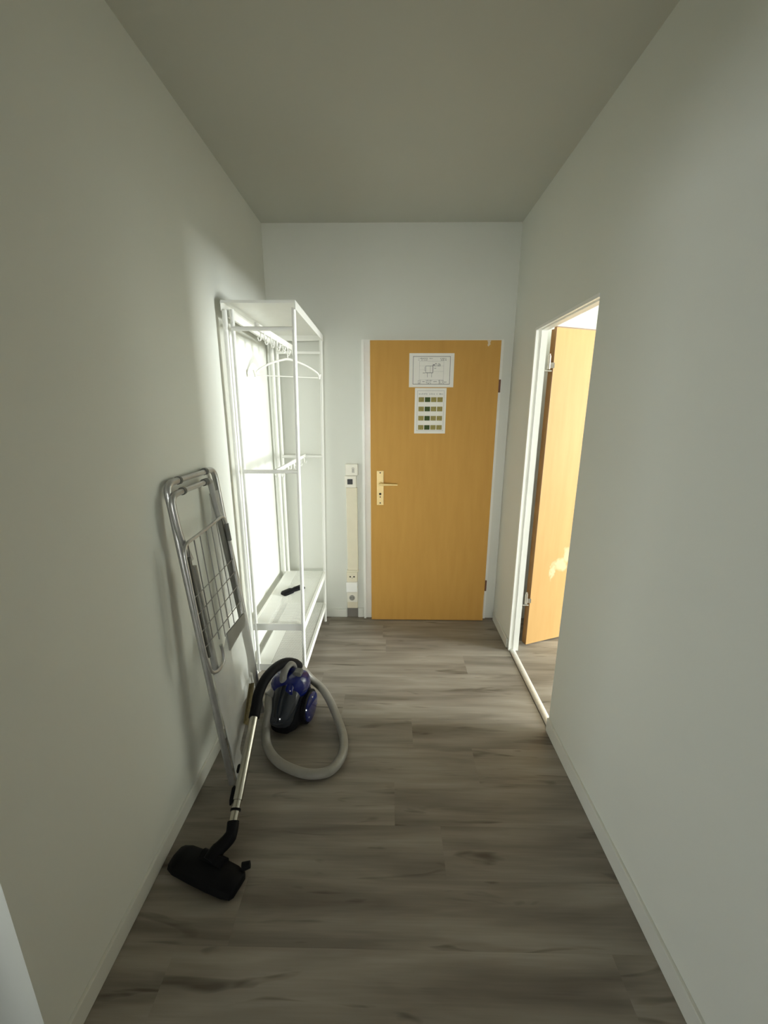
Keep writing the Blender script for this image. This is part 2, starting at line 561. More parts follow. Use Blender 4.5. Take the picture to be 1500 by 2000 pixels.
# threshold strip
bm = bmesh.new()
add_tube(bm, [(0.812, DJ0 + 0.004, 0.0005), (0.812, DJ1 - 0.006, 0.0005)], 0.019, 16)
bmesh.ops.bisect_plane(bm, geom=bm.verts[:] + bm.edges[:] + bm.faces[:], plane_co=(0, 0, 0.0004), plane_no=(0, 0, -1), clear_outer=True)
for v in bm.verts:
    v.co.z = 0.0004 + (v.co.z - 0.0004) * 0.55
struct(obj('trim_1', bm, M['metal'], smooth=True), 'light metal threshold strip on the floor of the right doorway')

# steel frame of the right doorway
fr = bmesh.new()
fx0, fx1 = XR - 0.004, XR + WR + 0.002
for (a, b, dy) in ((fx0, fx0 + 0.012, 0.0), (fx0 + 0.012, fx0 + 0.030, 0.006), (fx0 + 0.030, fx1, 0.0)):
    add_box(fr, a, b, DJ1 - 0.014 + dy, DJ1 + 0.004, 0.0005, DZ)
    add_box(fr, a, b, DJ0 + 0.0, DJ1 - 0.014 + dy, DZ - 0.012 + dy, DZ + 0.002)
struct(obj('trim_2', fr, M['trim']), 'white lacquered steel frame of the right doorway')

# ------------------------------------------------------------------ entrance door (closed)
d1x0, d1x1, d1y, d1h = -0.134, 0.700, 2.775, 1.968
door1 = struct(obj('door_1', B((d1x0, d1x1, d1y, d1y + 0.04, 0.004, d1h)), M['door'], bevel=0.002), 'closed ochre brown entrance door at the end of the corridor')
f = bmesh.new()
for (a, b, y0) in ((-0.192, -0.176, 2.798), (-0.176, -0.140, 2.812), (-0.140, d1x0 + 0.012, 2.817)):
    add_box(f, a, b, y0, YB, 0.0005, 1.9715)
for (a, b, y0) in ((0.7035, 0.726, 2.814),):
    add_box(f, a, b, y0, YB, 0.0005, 1.9715)
add_box(f, -0.192, 0.726, 2.817, YB, 1.9715, 1.979)
obj('door_frame', f, M['trim'], door1)
# handle plate with holes shown as recessed dark inlays, lever, screws
pl = obj('handle_plate', B((-0.0925, -0.0455, d1y - 0.007, d1y - 0.0003, 0.893, 1.133)), M['brass'], door1, bevel=0.0015)
obj('keyhole', add_lathe(add_lathe(bmesh.new(), [(0.0085, 0), (0.0085, 0.0006)], Matrix.Translation((-0.069, d1y - 0.0071, 0.972)) @ Matrix.Rotation(math.pi / 2, 4, 'X'), 20),
                         [(0.0001, 0), (0.0001, 0.0001)], Matrix.Translation((-0.069, d1y - 0.003, 0.972)), 4), M['dark'], pl)
kb = B((-0.0735, -0.0645, d1y - 0.0076, d1y - 0.0070, 0.944, 0.968))
obj('lock_cylinder', kb, M['brass'], pl)
obj('keyhole_slot', B((-0.0720, -0.0660, d1y - 0.0080, d1y - 0.0072, 0.946, 0.956)), M['dark'], pl)
for z in (1.120, 0.908):
    obj('screw', add_lathe(bmesh.new(), [(0.0048, 0), (0.0048, 0.0008)], Matrix.Translation((-0.069, d1y - 0.0070, z)) @ Matrix.Rotation(math.pi / 2, 4, 'X'), 14), M['dark'], pl)
lv = T(rounded([(-0.069, d1y - 0.004, 1.045), (-0.069, d1y - 0.050, 1.045), (0.050, d1y - 0.050, 1.043)], 0.012, 5), 0.0085, 12)
for v in lv.verts:
    if v.co.x > -0.05:
        k = (v.co.x + 0.05) / 0.1
        v.co.z = 1.044 + (v.co.z - 1.044) * (1 - 0.45 * k)
obj('lever', lv, M['brass'], pl, smooth=True)
obj('lever_rose', add_lathe(bmesh.new(), [(0.014, 0), (0.014, 0.004), (0.011, 0.007)], Matrix.Translation((-0.069, d1y - 0.007, 1.045)) @ Matrix.Rotation(math.pi / 2, 4, 'X'), 22), M['brass'], pl, smooth=True)
for z in (1.690, 0.285):
    obj('hinge', T([(0.706, d1y + 0.006, z - 0.04), (0.706, d1y + 0.006, z + 0.04)], 0.008, 10), M['hingeb'], door1, smooth=True)
ch = bmesh.new()
vs = [ch.verts.new((x, d1y - 0.0008, z)) for x, z in ((0.610, 1.966), (0.634, 1.966), (0.628, 1.952), (0.632, 1.944), (0.618, 1.930), (0.612, 1.938), (0.616, 1.950))]
fc = ch.faces.new(vs)
ex = bmesh.ops.extrude_face_region(ch, geom=[fc])
for v in [g for g in ex['geom'] if isinstance(g, bmesh.types.BMVert)]:
    v.co.y += 0.0006
obj('paint_chip', ch, M['wear'], door1)
obj('worn_edge', B((0.6965, 0.7015, d1y - 0.0010, d1y + 0.02, 0.045, 0.215)), M['wear'], door1)

# two sheets of paper stuck on the door


def glyph_line(bm, x0, x1, z, h, y, rr, gap=0.25):
    """a run of small unreadable printed letter strokes"""
    x = x0
    while x < x1:
        w = h * rr.uniform(0.35, 0.75)
        if rr.random() > gap * 0.5:
            add_box(bm, x, min(x + w * 0.55, x1), y - 0.0002, y, z, z + h * rr.uniform(0.65, 1.0))
            if rr.random() < 0.6:
                add_box(bm, x, min(x + w, x1), y - 0.0002, y, z + h * rr.choice((0.0, 0.4, 0.75)), z + h * rr.choice((0.0, 0.4, 0.75)) + h * 0.2)
        x += w + h * 0.22


def frame_boxes(bm, x0, x1, z0, z1, t, y):
    add_box(bm, x0, x1, y - 0.0002, y, z0, z0 + t)
    add_box(bm, x0, x1, y - 0.0002, y, z1 - t, z1)
    add_box(bm, x0, x0 + t, y - 0.0002, y, z0 + t, z1 - t)
    add_box(bm, x1 - t, x1, y - 0.0002, y, z0 + t, z1 - t)


rr = random.Random(3)
yp = d1y - 0.0012
sheet1 = thing('floor_plan_sheet', 'landscape white paper sheet with a framed line plan, upper one on the ochre door', 'paper', (0.26, d1y, 1.786))
px0, px1, pz0, pz1 = 0.118, 0.406, 1.682, 1.890
obj('sheet', B((px0, px1, yp, d1y - 0.0003, pz0, pz1)), M['paper'], sheet1)
b1 = bmesh.new()
frame_boxes(b1, px0 + 0.024, px1 - 0.024, pz0 + 0.018, pz1 - 0.018, 0.0028, yp - 0.0001)
obj('printed_border', b1, M['ink'], sheet1)
W_, H_ = px1 - px0, pz1 - pz0


def S1(u, v):
    return px0 + u * W_, pz1 - v * H_


b2 = bmesh.new()


def line(bm, u0, v0, u1, v1, t, S, y):
    x0, z0 = S(u0, v0); x1, z1 = S(u1, v1)
    add_box(bm, min(x0, x1) - t / 2, max(x0, x1) + t / 2, y - 0.0002, y, min(z0, z1) - t / 2, max(z0, z1) + t / 2)


yy = yp - 0.0001
for a in ((.37, .37, .53, .37, .0022), (.53, .35, .53, .57, .0034), (.37, .57, .53, .57, .003), (.37, .37, .37, .57, .0020), (.47, .37, .47, .57, .0012),
          (.41, .57, .41, .70, .0020), (.505, .57, .505, .70, .0020), (.35, .40, .35, .47, .0016), (.34, .50, .37, .50, .0014), (.31, .575, .35, .575, .0026), (.56, .44, .60, .44, .0022),
          (.53, .35, .56, .33, .0020)):
    line(b2, *a, S1, yy)
obj('plan_drawing', b2, M['ink'], sheet1)['kind'] = 'stuff'
b3 = bmesh.new()
for a in ((.23, .23, .76, .23, .0012), (.23, .78, .76, .78, .0012), (.23, .23, .23, .78, .0012), (.77, .23, .77, .78, .0012), (.53, .37, .77, .37, .0008), (.53, .53, .77, .53, .0008), (.23, .37, .37, .37, .0008), (.23, .48, .37, .48, .0008)):
    line(b3, *a, S1, yy)
obj('plan_grid', b3, M['inkl'], sheet1)['kind'] = 'stuff'
b4 = bmesh.new()
for (u0, u1, v) in ((.20, .42, .145), (.20, .40, .195), (.45, .52, .15), (.69, .82, .145), (.69, .84, .195), (.56, .69, .30), (.55, .70, .335), (.54, .70, .365),
                    (.20, .26, .80), (.20, .27, .845), (.20, .27, .89), (.30, .36, .83), (.38, .52, .80), (.38, .50, .845), (.38, .50, .89), (.55, .62, .83), (.66, .78, .80), (.67, .84, .845), (.67, .80, .89)):
    x0, z = S1(u0, v); x1, _ = S1(u1, v)
    glyph_line(b4, x0, x1, z - 0.003, 0.0058, yy, rr)
obj('printed_text', b4, M['ink'], sheet1)['kind'] = 'stuff'

sheet2 = thing('photo_chart_sheet', 'portrait white paper sheet with rows of small green photos on the ochre door', 'paper', (0.262, d1y, 1.53))
qx0, qx1, qz0, qz1 = 0.158, 0.364, 1.386, 1.677
yq = d1y - 0.0012
obj('sheet', B((qx0, qx1, yq, d1y - 0.0003, qz0, qz1)), M['paper'], sheet2)
b5 = bmesh.new()
frame_boxes(b5, qx0 + 0.016, qx1 - 0.014, qz0 + 0.016, qz1 - 0.016, 0.0018, yq - 0.0001)
obj('printed_border', b5, M['inkl'], sheet2)
b6 = bmesh.new()
for (u0, u1) in ((.13, .40), (.46, .63), (.69, .90)):
    glyph_line(b6, qx0 + u0 * (qx1 - qx0), qx0 + u1 * (qx1 - qx0), qz1 - 0.0420, 0.0100, yq - 0.0001, rr, 0.1)
obj('printed_title', b6, M['inkl'], sheet2)['kind'] = 'stuff'
ph = None
for r_ in range(4):
    for c_ in range(4):
        x0 = qx0 + 0.0255 + c_ * 0.0405
        z0 = qz1 - 0.088 - r_ * 0.0595
        m_ = M['gdark'] if c_ == 1 else M['olive']
        bm = B((x0, x0 + 0.036, yq - 0.0004, yq - 0.0001, z0, z0 + 0.030))
        obj('photo', bm, m_, sheet2)

# ------------------------------------------------------------------ open door of the right doorway
ang = math.radians(21.3)
u = Vector((math.cos(ang), math.sin(ang), 0))
n_ = Vector((-math.sin(ang), math.cos(ang), 0))       # away from the camera
o2 = Vector((0.919, 2.452, 0))


def leaf_box(bm, a0, a1, t0, t1, z0, z1):
    v = []
    for a in (a0, a1):
        for t in (t0, t1):
            for z in (z0, z1):
                v.append(bm.verts.new(u * a + n_ * t + Vector((0, 0, z))))
    for fc in ((0, 1, 3, 2), (4, 6, 7, 5), (0, 4, 5, 1), (2, 3, 7, 6), (0, 2, 6, 4), (1, 5, 7, 3)):
        bm.faces.new([v[i] for i in fc])


add_wear(M['door2'], (0.215, 0.555), (u.x, u.y, 0))
bm = bmesh.new()
leaf_box(bm, 0.0012, 0.700, 0.0, 0.020, 0.008, 1.986)
door2 = struct(obj('door_2', bm, M['door2']), 'open orange wood door leaf seen through the right doorway')
door2.location = o2
bpy.context.view_layer.update()


def leaf_part(name, m, *boxes, parent=None):
    bm = bmesh.new()
    for b in boxes:
        leaf_box(bm, *b)
    o = obj(name, bm, m, parent or door2)
    o.matrix_parent_inverse = Matrix()
    return o


leaf_part('edge_band', M['edge'], (0.0, 0.0012, 0.0, 0.020, 0.008, 1.986), (0.0022, 0.0115, 0.0201, 0.0420, 0.008, 1.980), (0.0012, 0.700, -0.0003, 0.020, 1.986, 1.992))
leaf_part('rebate', M['edge'], (0.0118, 0.690, 0.0202, 0.0418, 0.008, 1.974))
for z in (1.800, 0.350):
    h = T([(-0.030, -0.012, z - 0.036), (-0.030, -0.012, z + 0.036)], 0.0085, 12)
    add_tube(h, [(-0.030, -0.012, z + 0.037), (-0.030, -0.012, z + 0.046)], 0.0055, 10)
    add_box(h, -0.030, 0.002, -0.014, -0.010, z - 0.030, z + 0.0)
    o = obj('hinge', h, M['hinge'], door2, smooth=True)
    o.matrix_parent_inverse = Matrix()
    bolt = T([(-0.050, -0.012, z - 0.045), (-0.012, -0.012, z - 0.045)], 0.005, 10)
    o = obj('hinge_pin', bolt, M['screw'], door2, smooth=True)
    o.matrix_parent_inverse = Matrix()

# ------------------------------------------------------------------ duct, switch and sockets left of the door
yw = YB - 0.0003
dd = thing('cable_duct', 'narrow cream cable duct running up the end wall between switch and sockets', 'duct', (-0.27, YB, 0.09))
obj('duct_cover', B((-0.309, -0.232, 2.795, yw, 0.392, 1.009)), M['duct'], dd, bevel=0.003)
obj('duct_foot', B((-0.318, -0.240, 2.803, yw, 0.082, 0.137)), M['duct'], dd, bevel=0.002)
obj('duct_recess_plate', B((-0.3205, -0.2395, 2.818, yw, 0.0015, 0.0815)), M['gap'], dd)  # solid grey plate; the dark of the recess is put into its colour
obj('duct_end', B((-0.314, -0.230, 2.793, yw, 0.378, 0.3915)), M['duct'], dd, bevel=0.002)
tb = thing('thermostat_box', 'small white wall box with a grey sign on it, topmost above the switch', 'box', (-0.27, YB, 1.13))
obj('housing', B((-0.310, -0.224, 2.785, yw, 1.096, 1.176)), M['switch'], tb, bevel=0.004)
g = bmesh.new()
for (a, b, c, d) in ((-.262, -.250, 1.149, 1.152), (-.262, -.250, 1.140, 1.143), (-.264, -.261, 1.120, 1.152), (-.252, -.249, 1.120, 1.150), (-.262, -.250, 1.129, 1.132), (-.258, -.255, 1.118, 1.140), (-.264, -.246, 1.118, 1.120)):
    add_box(g, a, b, 2.7845, 2.7850, c, d)
obj('grey_sign', g, M['socket'], tb)
ls = thing('light_switch', 'cream light switch with a square black rocker above the cable duct', 'switch', (-0.277, YB, 1.05))
obj('switch_plate', B((-0.318, -0.236, 2.788, yw, 1.0105, 1.0945)), M['switch'], ls, bevel=0.005)
obj('rocker', B((-0.298, -0.261, 2.784, 2.7882, 1.035, 1.072)), M['black'], ls, bevel=0.0015)
s1 = thing('antenna_socket', 'cream socket with two small dark holes, uppermost of the three low sockets', 'socket', (-0.278, YB, 0.345))
obj('socket_plate', B((-0.317, -0.238, 2.790, yw, 0.302, 0.3775)), M['duct'], s1, bevel=0.003)
for dx in (-0.014, 0.014):
    obj('hole', add_lathe(bmesh.new(), [(0.0062, 0), (0.0062, 0.0008)], Matrix.Translation((-0.277 + dx, 2.7901, 0.342)) @ Matrix.Rotation(math.pi / 2, 4, 'X'), 16), M['dark'], s1)
obj('centre_pin', B((-0.280, -0.274, 2.7893, 2.7901, 0.330, 0.336)), M['socket'], s1)
s2 = thing('junction_box', 'bright white blank box in the middle of the three low sockets', 'box', (-0.278, YB, 0.262))
obj('box_lid', B((-0.320, -0.238, 2.772, 2.8, 0.226, 0.3015)), M['white'], s2, bevel=0.004)
obj('box_base', B((-0.316, -0.242, 2.80, yw, 0.2175, 0.3005)), M['socket'], s2)
obj('latch', B((-0.2385, -0.2360, 2.776, 2.79, 0.256, 0.268)), M['duct'], s2)
s3 = thing('wall_socket', 'white power socket with a round grey well, lowest on the cable duct', 'socket', (-0.278, YB, 0.178))
obj('socket_plate', B((-0.317, -0.239, 2.790, yw, 0.1375, 0.217)), M['switch'], s3, bevel=0.003)
Rx = Matrix.Rotation(math.pi / 2, 4, 'X')
obj('socket_well', add_lathe(bmesh.new(), [(0.021, 0), (0.021, 0.002), (0.017, 0.002), (0.0165, 0.0006)], Matrix.Translation((-0.280, 2.7901, 0.173)) @ Rx, 26), M['socket'], s3, smooth=True)
for dx in (-0.0085, 0.0085):
    obj('hole', add_lathe(bmesh.new(), [(0.003, 0), (0.003, 0.0014)], Matrix.Translation((-0.280 + dx, 2.7898, 0.173)) @ Rx, 12), M['dark'], s3)

# ------------------------------------------------------------------ coat rack with shoe shelves
rk = thing('coat_rack', 'tall white metal coat rack with two mesh shoe shelves against the left wall', 'coat rack', (-0.62, 2.38, 0))
RY0, RY1 = 2.005, 2.748


def fx(z):      # front posts lean a little
    return -0.4805 + 0.019 * z


def top_z(y):
    return 2.018 - 0.022 * (y - RY0) / (RY1 - RY0)


for y in (RY0, RY1):
    obj('front_post', T([(fx(0), y, 0.0005), (fx(top_z(y)), y, top_z(y) - 0.03)], 0.0105, 12), M['rack'], rk, smooth=True)
    obj('back_post', T([(-0.765, y, 0.0005), (-0.757, y, top_z(y) - 0.04)], 0.0125, 12), M['rack'], rk, smooth=True)
    y2 = y + 0.004
    obj('side_frame_post', T([(-0.736, y2, 0.10), (-0.725, y2, top_z(y) - 0.035)], 0.0095, 12), M['rack'], rk, smooth=True)
    dz = -0.010 if y == RY1 else 0
    for z in (1.901 + dz, 1.242 + dz):
        b0 = -0.738 + 0.0055 * z
        obj('side_bar', T([(b0, y, z), (fx(z), y, z)], 0.0098, 12), M['rack'], rk, smooth=True)
# top shelf: sheet with turned-down lips
ts = bmesh.new()


def sheared_box(bm, x0, x1, y0, y1, za, zb):
    """box whose z follows the slight fall of the top shelf; za/zb measured from the top"""
    v = []
    for x in (x0, x1):
        for y in (y0, y1):
            for z in (za, zb):
                v.append(bm.verts.new((x, y, top_z(y) + z)))
    for fc in ((0, 1, 3, 2), (4, 6, 7, 5), (0, 4, 5, 1), (2, 3, 7, 6), (0, 2, 6, 4), (1, 5, 7, 3)):
        bm.faces.new([v[i] for i in fc])


sheared_box(ts, -0.768, -0.431, RY0 - 0.012, RY1 + 0.012, -0.003, 0.0)
obj('top_shelf', ts, M['rack'], rk)
for nm, a in (('front_lip', (-0.4335, -0.4305, RY0 - 0.012, RY1 + 0.012, -0.038, -0.003)), ('back_lip', (-0.770, -0.767, RY0 - 0.012, RY1 + 0.012, -0.045, -0.003)),
              ('side_lip', (-0.767, -0.4335, RY0 - 0.012, RY0 - 0.009, -0.012, -0.003)), ('side_lip', (-0.767, -0.4335, RY1 + 0.009, RY1 + 0.012, -0.034, -0.003))):
    lb = bmesh.new()
    sheared_box(lb, *a)
    obj(nm, lb, M['rack'], rk)
bb = bmesh.new()
sheared_box(bb, -0.752, -0.740, RY0 + 0.010, RY1 - 0.010, -0.066, -0.032)
obj('back_beam', bb, M['rack'], rk)


def hook_rail(x, z, hh, drop, n):
    rl = obj('hook_rail', B((x - 0.006, x + 0.006, RY0 + 0.004, RY1 - 0.004, z - hh / 2, z + hh / 2)), M['rack'], rk, bevel=0.002)
    for i in range(n):
        y = RY0 + 0.10 + i * (RY1 - RY0 - 0.17) / (n - 1)
        for s in (-1, 1):
            hk = T(rounded([(x + s * 0.007, y, z), (x + s * 0.010, y, z - drop), (x + s * 0.020, y, z - drop - 0.003), (x + s * 0.024, y, z - drop + 0.012)], 0.007, 4), 0.0034, 8)
            o = obj('hook', hk, M['rack'], rl, smooth=True)
    return rl


hook_rail(-0.620, 1.913, 0.032, 0.046, 6)
hook_rail(-0.577, 1.240, 0.020, 0.040, 5)


def mesh_shelf(z):
    fxx = fx(z)
    x0, x1, y0, y1 = -0.752, fxx + 0.008, RY0 - 0.004, RY1 + 0.004
    h = 0.040
    s = obj('shelf_frame', B((x1 - 0.014, x1, y0, y1, z - h, z), (x0, x1 - 0.014, y0, y0 + 0.010, z - h, z), (x0, x1 - 0.014, y1 - 0.010, y1, z - h, z),
                            (x0, x0 + 0.012, y0 + 0.010, y1 - 0.010, z - h, z)), M['rack'], rk)
    q = obj('solid_strip', B((x0 + 0.012, x0 + 0.082, y0 + 0.010, y1 - 0.010, z - 0.0045, z - 0.0015)), M['rack'], s)
    g = bmesh.new()
    a0, a1, b0, b1 = x0 + 0.082, x1 - 0.014, y0 + 0.010, y1 - 0.010
    p = 0.0075
    w = 0.0012
    nx, ny = int((a1 - a0) / p), int((b1 - b0) / p)
    for i in range(1, nx):
        xx = a0 + i * (a1 - a0) / nx
        add_box(g, xx - w, xx + w, b0, b1, z - 0.0035, z - 0.0020)
    for i in range(1, ny):
        yy_ = b0 + i * (b1 - b0) / ny
        add_box(g, a0, a1, yy_ - w, yy_ + w, z - 0.0030, z - 0.0015)
    q = obj('wire_mesh', g, M['rack'], s)
    q['kind'] = 'stuff'


mesh_shelf(0.402)
mesh_shelf(0.150)

# hanger on the upper hook rail
hc = Vector((-0.588, 2.452, 0))
hd = Vector((0.158, 0.100, 0))
hg = thing('clothes_hanger', 'thin white plastic clothes hanger on the upper hook rail of the rack', 'hanger', (hc.x, hc.y, 1.72))


def HP(s, z, o=0.0):
    q = hc + hd * s
    return (q.x, q.y, z)


bmh = T(smooth_path([HP(-1.0, 1.728), HP(-0.93, 1.748), HP(-0.55, 1.790), HP(-0.12, 1.815), HP(0, 1.818), HP(0.12, 1.815), HP(0.55, 1.790), HP(0.93, 1.752), HP(1.0, 1.728)], 5), 0.0062, 8)
obj('shoulder_arms', bmh, M['hanger'], hg, smooth=True)
obj('trouser_bar', T([HP(-0.97, 1.724), HP(0.97, 1.724)], 0.0028, 8), M['hanger'], hg, smooth=True)
obj('end_clip', T([HP(-1.0, 1.716), HP(-1.04, 1.752)], 0.007, 8), M['hanger'], hg, smooth=True)
obj('end_clip', T([HP(1.0, 1.716), HP(1.04, 1.744)], 0.007, 8), M['hanger'], hg, smooth=True)
obj('hanger_hook', T(smooth_path([HP(0, 1.818), HP(0, 1.850), HP(0.02, 1.868), HP(-0.04, 1.886), HP(-0.16, 1.890), HP(-0.2, 1.876)], 5), 0.0028, 8), M['hanger'], hg, smooth=True)

# black attachment lying on the upper mesh shelf
na = thing('nozzle_attachment', 'small black plastic piece with a narrowed middle lying on the upper mesh shelf', 'attachment', (-0.63, 2.40, 0.4020))
bm = bmesh.new()
A0, A1 = Vector((-0.675, 2.352, 0)), Vector((-0.572, 2.470, 0))
dv = (A1 - A0)
sd = Vector((dv.y, -dv.x, 0)).normalized()
rings = []
for t, w, h in ((0, .020, .014), (.06, .026, .022), (.40, .024, .024), (.50, .015, .020), (.60, .017, .022), (.95, .027, .018), (1.0, .024, .012)):
    c = A0 + dv * t
    rings.append([bm.verts.new(c + sd * (w * sx) + Vector((0, 0, 0.4022 + h * zz))) for sx, zz in ((-1, 0), (1, 0), (1, .7), (.6, 1), (-.6, 1), (-1, .7))])
for a, b in zip(rings[:-1], rings[1:]):
    for k in range(6):
        bm.faces.new((a[k], a[(k + 1) % 6], b[(k + 1) % 6], b[k]))
bm.faces.new(rings[0][::-1]); bm.faces.new(rings[-1])
obj('shell', bm, M['vblack'], na, smooth=True)

# ------------------------------------------------------------------ folded drying rack leaning on the left wall
dr = thing('drying_rack', 'folded grey metal clothes drying rack in torn plastic film leaning on the left wall', 'drying rack', (-0.70, 1.7, 0))
CAMO = Vector((0, 0, 1.55))
# leaning plane of the rack: x = XA + XB * z; offset d lifts a layer off it towards the corridor
XA, XB = -0.660, -0.088


def D(y, z, d=0.0):
    return (XA + XB * z + d, y, z)


def rack_tube(name, pts, r, m, parent=None, fil=0.03, seg=12, flat=1.0):
    o = obj(name, T(rounded(pts, fil, 5) if len(pts) > 2 else pts, r, seg, True, flat), m, parent or dr, smooth=True)
    return o


TR = 0.0125
YA, YC = 1.372, 1.772
# outer frame: two long legs bent over to the top bar, joined with black collars
rack_tube('leg', [D(YA, 0.013), D(YA, 1.293), D(1.459, 1.293)], TR, M['steel'], fil=0.075)
rack_tube('leg', [D(YC + 0.018, 0.013), D(YC + 0.022, 0.60), D(YC - 0.006, 1.10), D(YC - 0.010, 1.291), D(1.672, 1.291)], TR, M['steel'], fil=0.075)
rack_tube('top_bar', [D(1.455, 1.293), D(1.676, 1.291)], 0.0108, M['steel'])
for a, b in ((1.449, 1.463), (1.666, 1.682)):
    rack_tube('collar', [D(a, 1.293), D(b, 1.292)], 0.0150, M['gplastic'])
# inner frame
L1 = 0.018
rack_tube('inner_leg', [D(1.392, 1.010, L1), D(1.355, 1.110, L1), D(1.352, 1.256, L1), D(1.440, 1.257, L1)], TR * 0.92, M['steel'], fil=0.06)
rack_tube('inner_leg', [D(1.630, 1.257, L1), D(1.668, 1.257, L1), D(1.690, 1.05, L1), D(1.715, 0.66, L1), D(1.730, 0.30, L1)], TR, M['leg'], fil=0.04)
rack_tube('inner_leg', [D(1.400, 0.98, L1), D(1.404, 0.50, L1), D(1.402, 0.013, L1)], TR, M['leg'], fil=0.04)
rack_tube('inner_bar', [D(1.436, 1.257, L1), D(1.632, 1.257, L1)], 0.0105, M['steel'])
for a, b in ((1.430, 1.444), (1.606, 1.634)):
    rack_tube('collar', [D(a, 1.257, L1), D(b, 1.257, L1)], 0.0145, M['gplastic'])
# folded wing with its drying wires
L2 = 0.040
wing = rack_tube('wing_frame', [D(1.440, 0.628, L2), D(1.446, 0.600, L2), D(1.440, 0.556, L2), D(1.385, 0.548, L2), D(1.330, 0.575, L2), D(1.314, 0.660, L2), D(1.316, 0.85, L2), D(1.322, 1.086, L2), D(1.470, 1.090, L2), D(1.690, 1.103, L2), D(1.694, 0.90, L2), D(1.690, 0.70, L2), D(1.672, 0.595, L2)], 0.0066, M['steel'], fil=0.045, seg=10)
for (y0, z0), (y1, z1) in (((1.357, 1.086), (1.345, 0.70)), ((1.404, 1.087), (1.392, 0.69)), ((1.452, 1.088), (1.437, 0.655)), ((1.507, 1.092), (1.490, 0.635)), ((1.556, 1.095), (1.540, 0.645)), ((1.606, 1.098), (1.590, 0.64))):
    rack_tube('wire', [D(y0, z0, L2), D(y1, z1, L2)], 0.0021, M['steeld'], wing, seg=6)
for z, dz in ((0.892, 0.008), (0.826, 0.014), (0.757, 0.016), (0.692, 0.004)):
    rack_tube('wire', [D(1.322, z, L2 + 0.003), D(1.690, z + dz, L2 + 0.003)], 0.0021, M['steeld'], wing, seg=6)
# dark sleeves on the sides of the wing
rack_tube('sleeve', [D(1.344, 1.035, L2 - 0.004), D(1.342, 0.98, L2 - 0.004), D(1.340, 0.64, L2 - 0.004)], 0.0088, M['gplastic'])
rack_tube('sleeve', [D(1.690, 1.062, L2 + 0.002), D(1.692, 0.985, L2 + 0.002)], 0.0095, M['gplastic'])
rack_tube('side_tube', [D(1.704, 1.03, L2 - 0.012), D(1.712, 0.82, L2 - 0.012), D(1.704, 0.60, L2 - 0.012)], 0.0125, M['leg'])
# grey plastic hinge plate across the lower right corner
pb = bmesh.new()
pp = [(1.486, 0.650), (1.676, 0.640), (1.670, 0.588), (1.484, 0.574)]
fa = [pb.verts.new(D(y, z, 0.052)) for y, z in pp]
fb = [pb.verts.new(D(y, z, 0.046)) for y, z in pp]
pb.faces.new(fa); pb.faces.new(fb[::-1])
for i in range(4):
    pb.faces.new((fa[i], fb[i], fb[(i + 1) % 4], fa[(i + 1) % 4]))
o = obj('hinge_plate', pb, M['plate'], dr)
# torn plastic film hanging round the lower half
from mathutils import noise


def film(name, outline, d, nu, nv, amp):
    """outline: rows (z, y_left, y_right) from top to bottom"""
    bm = bmesh.new()
    grid = []
    for i in range(nv + 1):
        t = i / nv * (len(outline) - 1)
        k = min(int(t), len(outline) - 2)
        w = t - k
        z = outline[k][0] * (1 - w) + outline[k + 1][0] * w
        a = outline[k][1] * (1 - w) + outline[k + 1][1] * w
        b = outline[k][2] * (1 - w) + outline[k + 1][2] * w
        row = []
        for j in range(nu + 1):
            y = a + (b - a) * j / nu
            n1 = noise.noise(Vector((y * 9, z * 5, 1.7))) + 0.18 * noise.noise(Vector((y * 20, z * 6, 4.1)))
            row.append(bm.verts.new(D(y + 0.006 * noise.noise(Vector((z * 20, 3, j))) * (j in (0, nu)), z, d + amp * n1)))
        grid.append(row)
    for i in range(nv):
        for j in range(nu):
            bm.faces.new((grid[i][j], grid[i][j + 1], grid[i + 1][j + 1], grid[i + 1][j]))
    return obj(name, bm, M['film'], dr, smooth=True)


film('plastic_film', [(0.625, 1.50, 1.735), (0.56, 1.435, 1.745), (0.44, 1.40, 1.745), (0.30, 1.385, 1.735), (0.22, 1.385, 1.640), (0.17, 1.395, 1.50), (0.135, 1.400, 1.43)], 0.034, 16, 26, 0.006)
film('plastic_film', [(1.20, 1.66, 1.765), (1.08, 1.64, 1.775), (0.9, 1.62, 1.78), (0.72, 1.60, 1.785), (0.66, 1.60, 1.785)], 0.004, 8, 26, 0.006)
film('plastic_film', [(0.56, 1.345, 1.425), (0.40, 1.340, 1.430), (0.24, 1.348, 1.430), (0.08, 1.355, 1.425), (0.02, 1.365, 1.415)], 0.036, 8, 24, 0.006)
# brown cardboard label at the foot
cb = bmesh.new()
pp = [(1.612, 0.318), (1.662, 0.285), (1.530, 0.160), (1.486, 0.212)]
fa = [cb.verts.new(D(y, z, 0.046)) for y, z in pp]
fb = [cb.verts.new(D(y, z, 0.043)) for y, z in pp]
cb.faces.new(fa); cb.faces.new(fb[::-1])
for i in range(4):
    cb.faces.new((fa[i], fb[i], fb[(i + 1) % 4], fa[(i + 1) % 4]))
obj('cardboard_label', cb, M['card'], dr)


# ------------------------------------------------------------------ vacuum cleaner
vc = thing('vacuum_cleaner', 'small blue and black canister vacuum cleaner with grey hose and chrome wand on the floor', 'vacuum cleaner', (-0.47, 1.78, 0))
va = math.atan2(-0.98, -0.20)
vf = Vector((math.cos(va), math.sin(va), 0))        # forward, towards the camera
vr = Vector((-vf.y, vf.x, 0))                        # towards the right wall
vo = Vector((-0.502, 1.742, 0))
VW = Matrix(((vf.x, vr.x, 0, vo.x), (vf.y, vr.y, 0, vo.y), (0, 0, 1, 0), (0, 0, 0, 1)))
VM = VW @ Matrix.Diagonal((0.86, 1.0, 1.2, 1.0))


